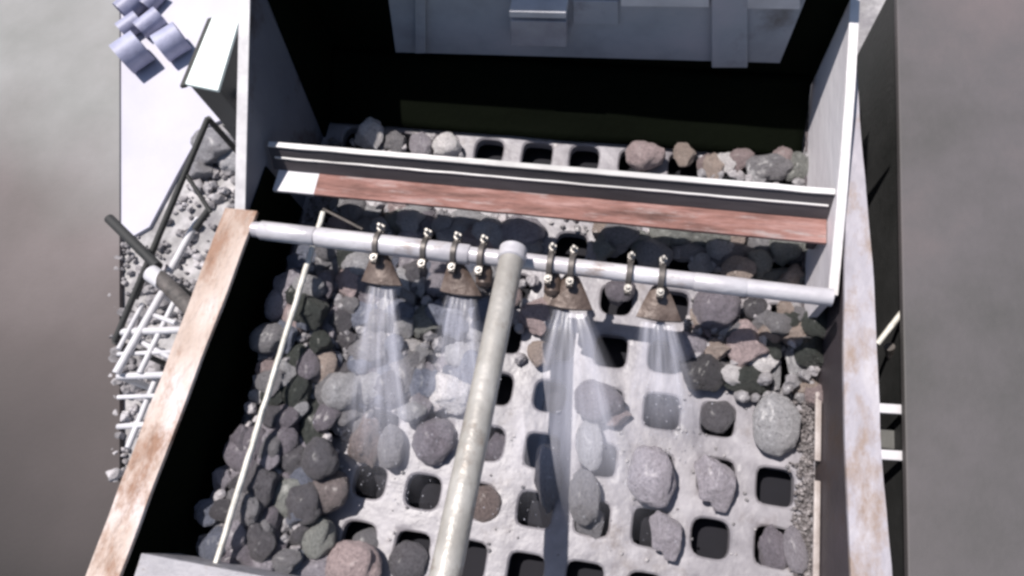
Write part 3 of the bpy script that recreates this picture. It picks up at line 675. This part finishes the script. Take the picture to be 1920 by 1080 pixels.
# dark frame bars and guard rods
fr = thing('guard_frame', 'thin dark slanted steel frame standing beside the screen on the left', 'steel frame', tuple(at(300, 500, -.9)))
bar(fr, 'long_bar', at(390, 222, -.5), at(215, 640, -.7), .011, M['black'])
bar(fr, 'brace', at(345, 320, -.55), at(395, 398, -.6), .008, M['black'])
bar(fr, 'brace', at(392, 392, -.6), at(365, 430, -.62), .012, M['black'])
bar(fr, 'side_bar', at(300, 440, -.7), at(255, 560, -.8), .009, M['black'])
q = at(390, 222, -.5); bar(fr, 'post', q, Vector((q.x, q.y, GZ)), .011, M['black'])
q = at(215, 640, -.7); bar(fr, 'post', q, Vector((q.x, q.y, GZ)), .011, M['black'])
cy = thing('hydraulic_cylinder', 'thick dark cylinder with a pale joint slanting toward the left wall', 'cylinder', tuple(at(290, 500, -.6)))
bar(cy, 'barrel', at(300, 520, -.56), at(362, 584, -.5), .026, M['clamp'], 20)
bar(cy, 'hose', at(205, 410, -.6), at(296, 500, -.57), .018, M['black'], 16)
bar(cy, 'joint', at(283, 512, -.56), at(306, 528, -.56), .030, M['white'], 18)
q = at(300, 520, -.6); bar(cy, 'mount', q, Vector((q.x, q.y, GZ)), .018, M['black'])
rk = thing('bar_rack', 'rack of thin pale bars crossing each other left of the rusty flange', 'rack', tuple(at(270, 640, -.9)))
for a_, b_, r_ in (((222, 623), (352, 618), .013), ((222, 706), (310, 703), .012), ((305, 548), (218, 700), .014), ((285, 590), (330, 606), .009), ((262, 640), (322, 672), .009), 
     ((372, 410), (318, 510), .013), ((222, 664), (325, 660), .008), ((222, 745), (296, 742), .008), ((330, 560), (262, 700), .010), ((268, 570), (222, 655), .008), ((222, 800), (276, 796), .010), ((292, 712), (240, 840), .010)):
    bar(rk, 'bar', at(*a_, -.7), at(*b_, -.66), r_, M['white'])
for q in (at(226, 623, -.7), at(226, 706, -.7), at(304, 552, -.7)): bar(rk, 'post', q, Vector((q.x, q.y, GZ)), .012, M['white'])
# short pipe pieces stacked up on the slab
for k, (a_, b_, lab) in enumerate((((250, 102), (222, 70), 'x'),)): pass
for k, (x0, y0, x1, y1, r_, lab) in enumerate(((228, 112, 268, 84, .085, 'short mauve pipe piece lying nearest on the pale slab at the left'), (300, 92, 342, 66, .075, 'short mauve pipe piece lying rightmost on the pale slab'),
     (228, 60, 262, 36, .05, 'thin mauve pipe piece behind the two nearest ones'), (262, 58, 300, 28, .05, 'thin mauve pipe piece in the middle of the row on the slab'), (228, 24, 262, -4, .06, 'mauve pipe piece at the far left corner of the slab'), (272, 14, 300, -16, .045, 'farthest mauve pipe piece on the slab'))):
    a_, b_ = at(x0, y0, GZ + r_ + .02), at(x1, y1, GZ + r_ + .02); d_ = (b_ - a_).normalized()
    bm = bmesh.new(); tube(bm, [a_, b_], r_, 24, cap=False); tube(bm, [a_, b_], r_ * .8, 24, cap=False)
    o = obj('pipe_piece', bm, M['drum']); tag(o, lab, 'pipe', 'pipe pieces on the slab')
# rubble by the frames
rg = random.Random(9); sp = []
poly = [(215, 450), (300, 440), (400, 250), (470, 250), (440, 420), (330, 620), (240, 880), (205, 1000)]
n = 0
while n < 420:
    x, y = rg.uniform(200, 470), rg.uniform(240, 1000)
    if inside((x, y), poly):
        s = rg.choice((.02, .03, .03, .04, .06)) * rg.uniform(.7, 1.3); p = at(x, y, GZ + s * .3); sp.append((tuple(p), s)); n += 1
M['rubble'] = mat('rubble', [(.08, .075, .08), (.24, .225, .23), (.58, .55, .56)], scale=7, rough=.9, bump=.3, spots=(.20, .18, .19), spot_scale=3, spot_amt=.35)
grains('rubble', 'pale broken rubble spread on the ground left of the machine', sp, M['rubble'], 2, 'rubble')
for (x, y, s, lab) in ((400, 275, .20, 'grey boulder on the ground below the pale lidded housing'), (372, 318, .13, 'flatter grey boulder left of the other boulder on the ground'), (436, 300, .12, 'pale boulder on the ground against the left wall')):
    p = at(x, y, GZ + s * .35); o = bpy.data.objects.new('boulder', rg.choice(ANG)); C.objects.link(o); o.location = p; o.scale = (s * 1.2, s, s * .8); o.color = (*COL['grey'], 1) if 'grey' in lab else (*COL['lgrey'], 1)
    tag(o, lab, 'boulder')
# ---------------------------------------------------------------- right of the screen
sc = thing('side_cover', 'broad grey pinkish cover plate along the right side of the machine', 'machine cover', tuple(at(1800, 540, -.4)))
e0, e1 = at(1680, -80, .05), at(1705, 1180, .05)
bm = bmesh.new(); prism(bm, [(e0.x, e0.y, .05), (e1.x, e1.y, .05), (e1.x + 1.6, e1.y, .05), (e0.x + 1.6, e0.y, .05)], (0, 0, -.02)); obj('top_plate', bm, M['side'], sc, smooth=False, bevel=.003)
bm = bmesh.new(); prism(bm, [(e0.x + .02, e0.y - .02, .03), (e1.x + .02, e1.y + .02, .03), (e1.x + 1.5, e1.y + .02, .03), (e0.x + 1.5, e0.y - .02, .03)], (0, 0, GZ + .0 - .03)); obj('skirt', bm, M['black'], sc, smooth=False)
gp = thing('drive_guard', 'dark green guard panel deep in the gap right of the screen wall', 'machine guard', (.3, .5, -.5))
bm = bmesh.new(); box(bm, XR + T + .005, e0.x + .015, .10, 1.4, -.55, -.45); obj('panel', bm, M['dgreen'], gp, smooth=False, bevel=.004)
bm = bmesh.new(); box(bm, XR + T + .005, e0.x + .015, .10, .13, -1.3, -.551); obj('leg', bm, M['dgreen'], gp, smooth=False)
br = thing('side_bracket', 'pale bars bridging the gap right of the screen wall', 'bracket', tuple(at(1675, 720, -.3)))
bar(br, 'slant_bar', at(1645, 645, 0), at(1697, 578, .02), .006, M['rod'])
for (y, h) in ((768, 14), (855, 16)):
    a_, b_ = at(1640, y - 4, .02), at(1700, y, .02)
    bm = bmesh.new(); prism(bm, [(a_.x, a_.y - .010, .02), (b_.x, b_.y - .010, .02), (b_.x, b_.y + .010, .02), (a_.x, a_.y + .010, .02)], (0, 0, -.012)); obj('cross_bar', bm, M['white'], br, smooth=False, bevel=.002)
hs = bmesh.new(); tube(hs, [at(1668, 650, -.05), at(1676, 690, -.12), at(1684, 730, -.1), at(1672, 775, -.16), at(1680, 830, -.12), at(1668, 900, -.2), at(1678, 1010, -.15), at(1690, 1120, -.15)], .011, 12)
tag(obj('hose', hs, M['clamp']), 'dark hose winding down the narrow gap right of the screen wall', 'hose')
gh = bmesh.new(); q0, q1 = at(1640, 800, -.06), at(1692, 846, -.06); box(gh, min(q0.x, q1.x), max(q0.x, q1.x), min(q0.y, q1.y), max(q0.y, q1.y), -.1, -.06)
tag(obj('junction_box', gh, M['boxside'], bevel=.004, smooth=False), 'small dark grey box fixed between the two pale bars in the right gap', 'junction box')
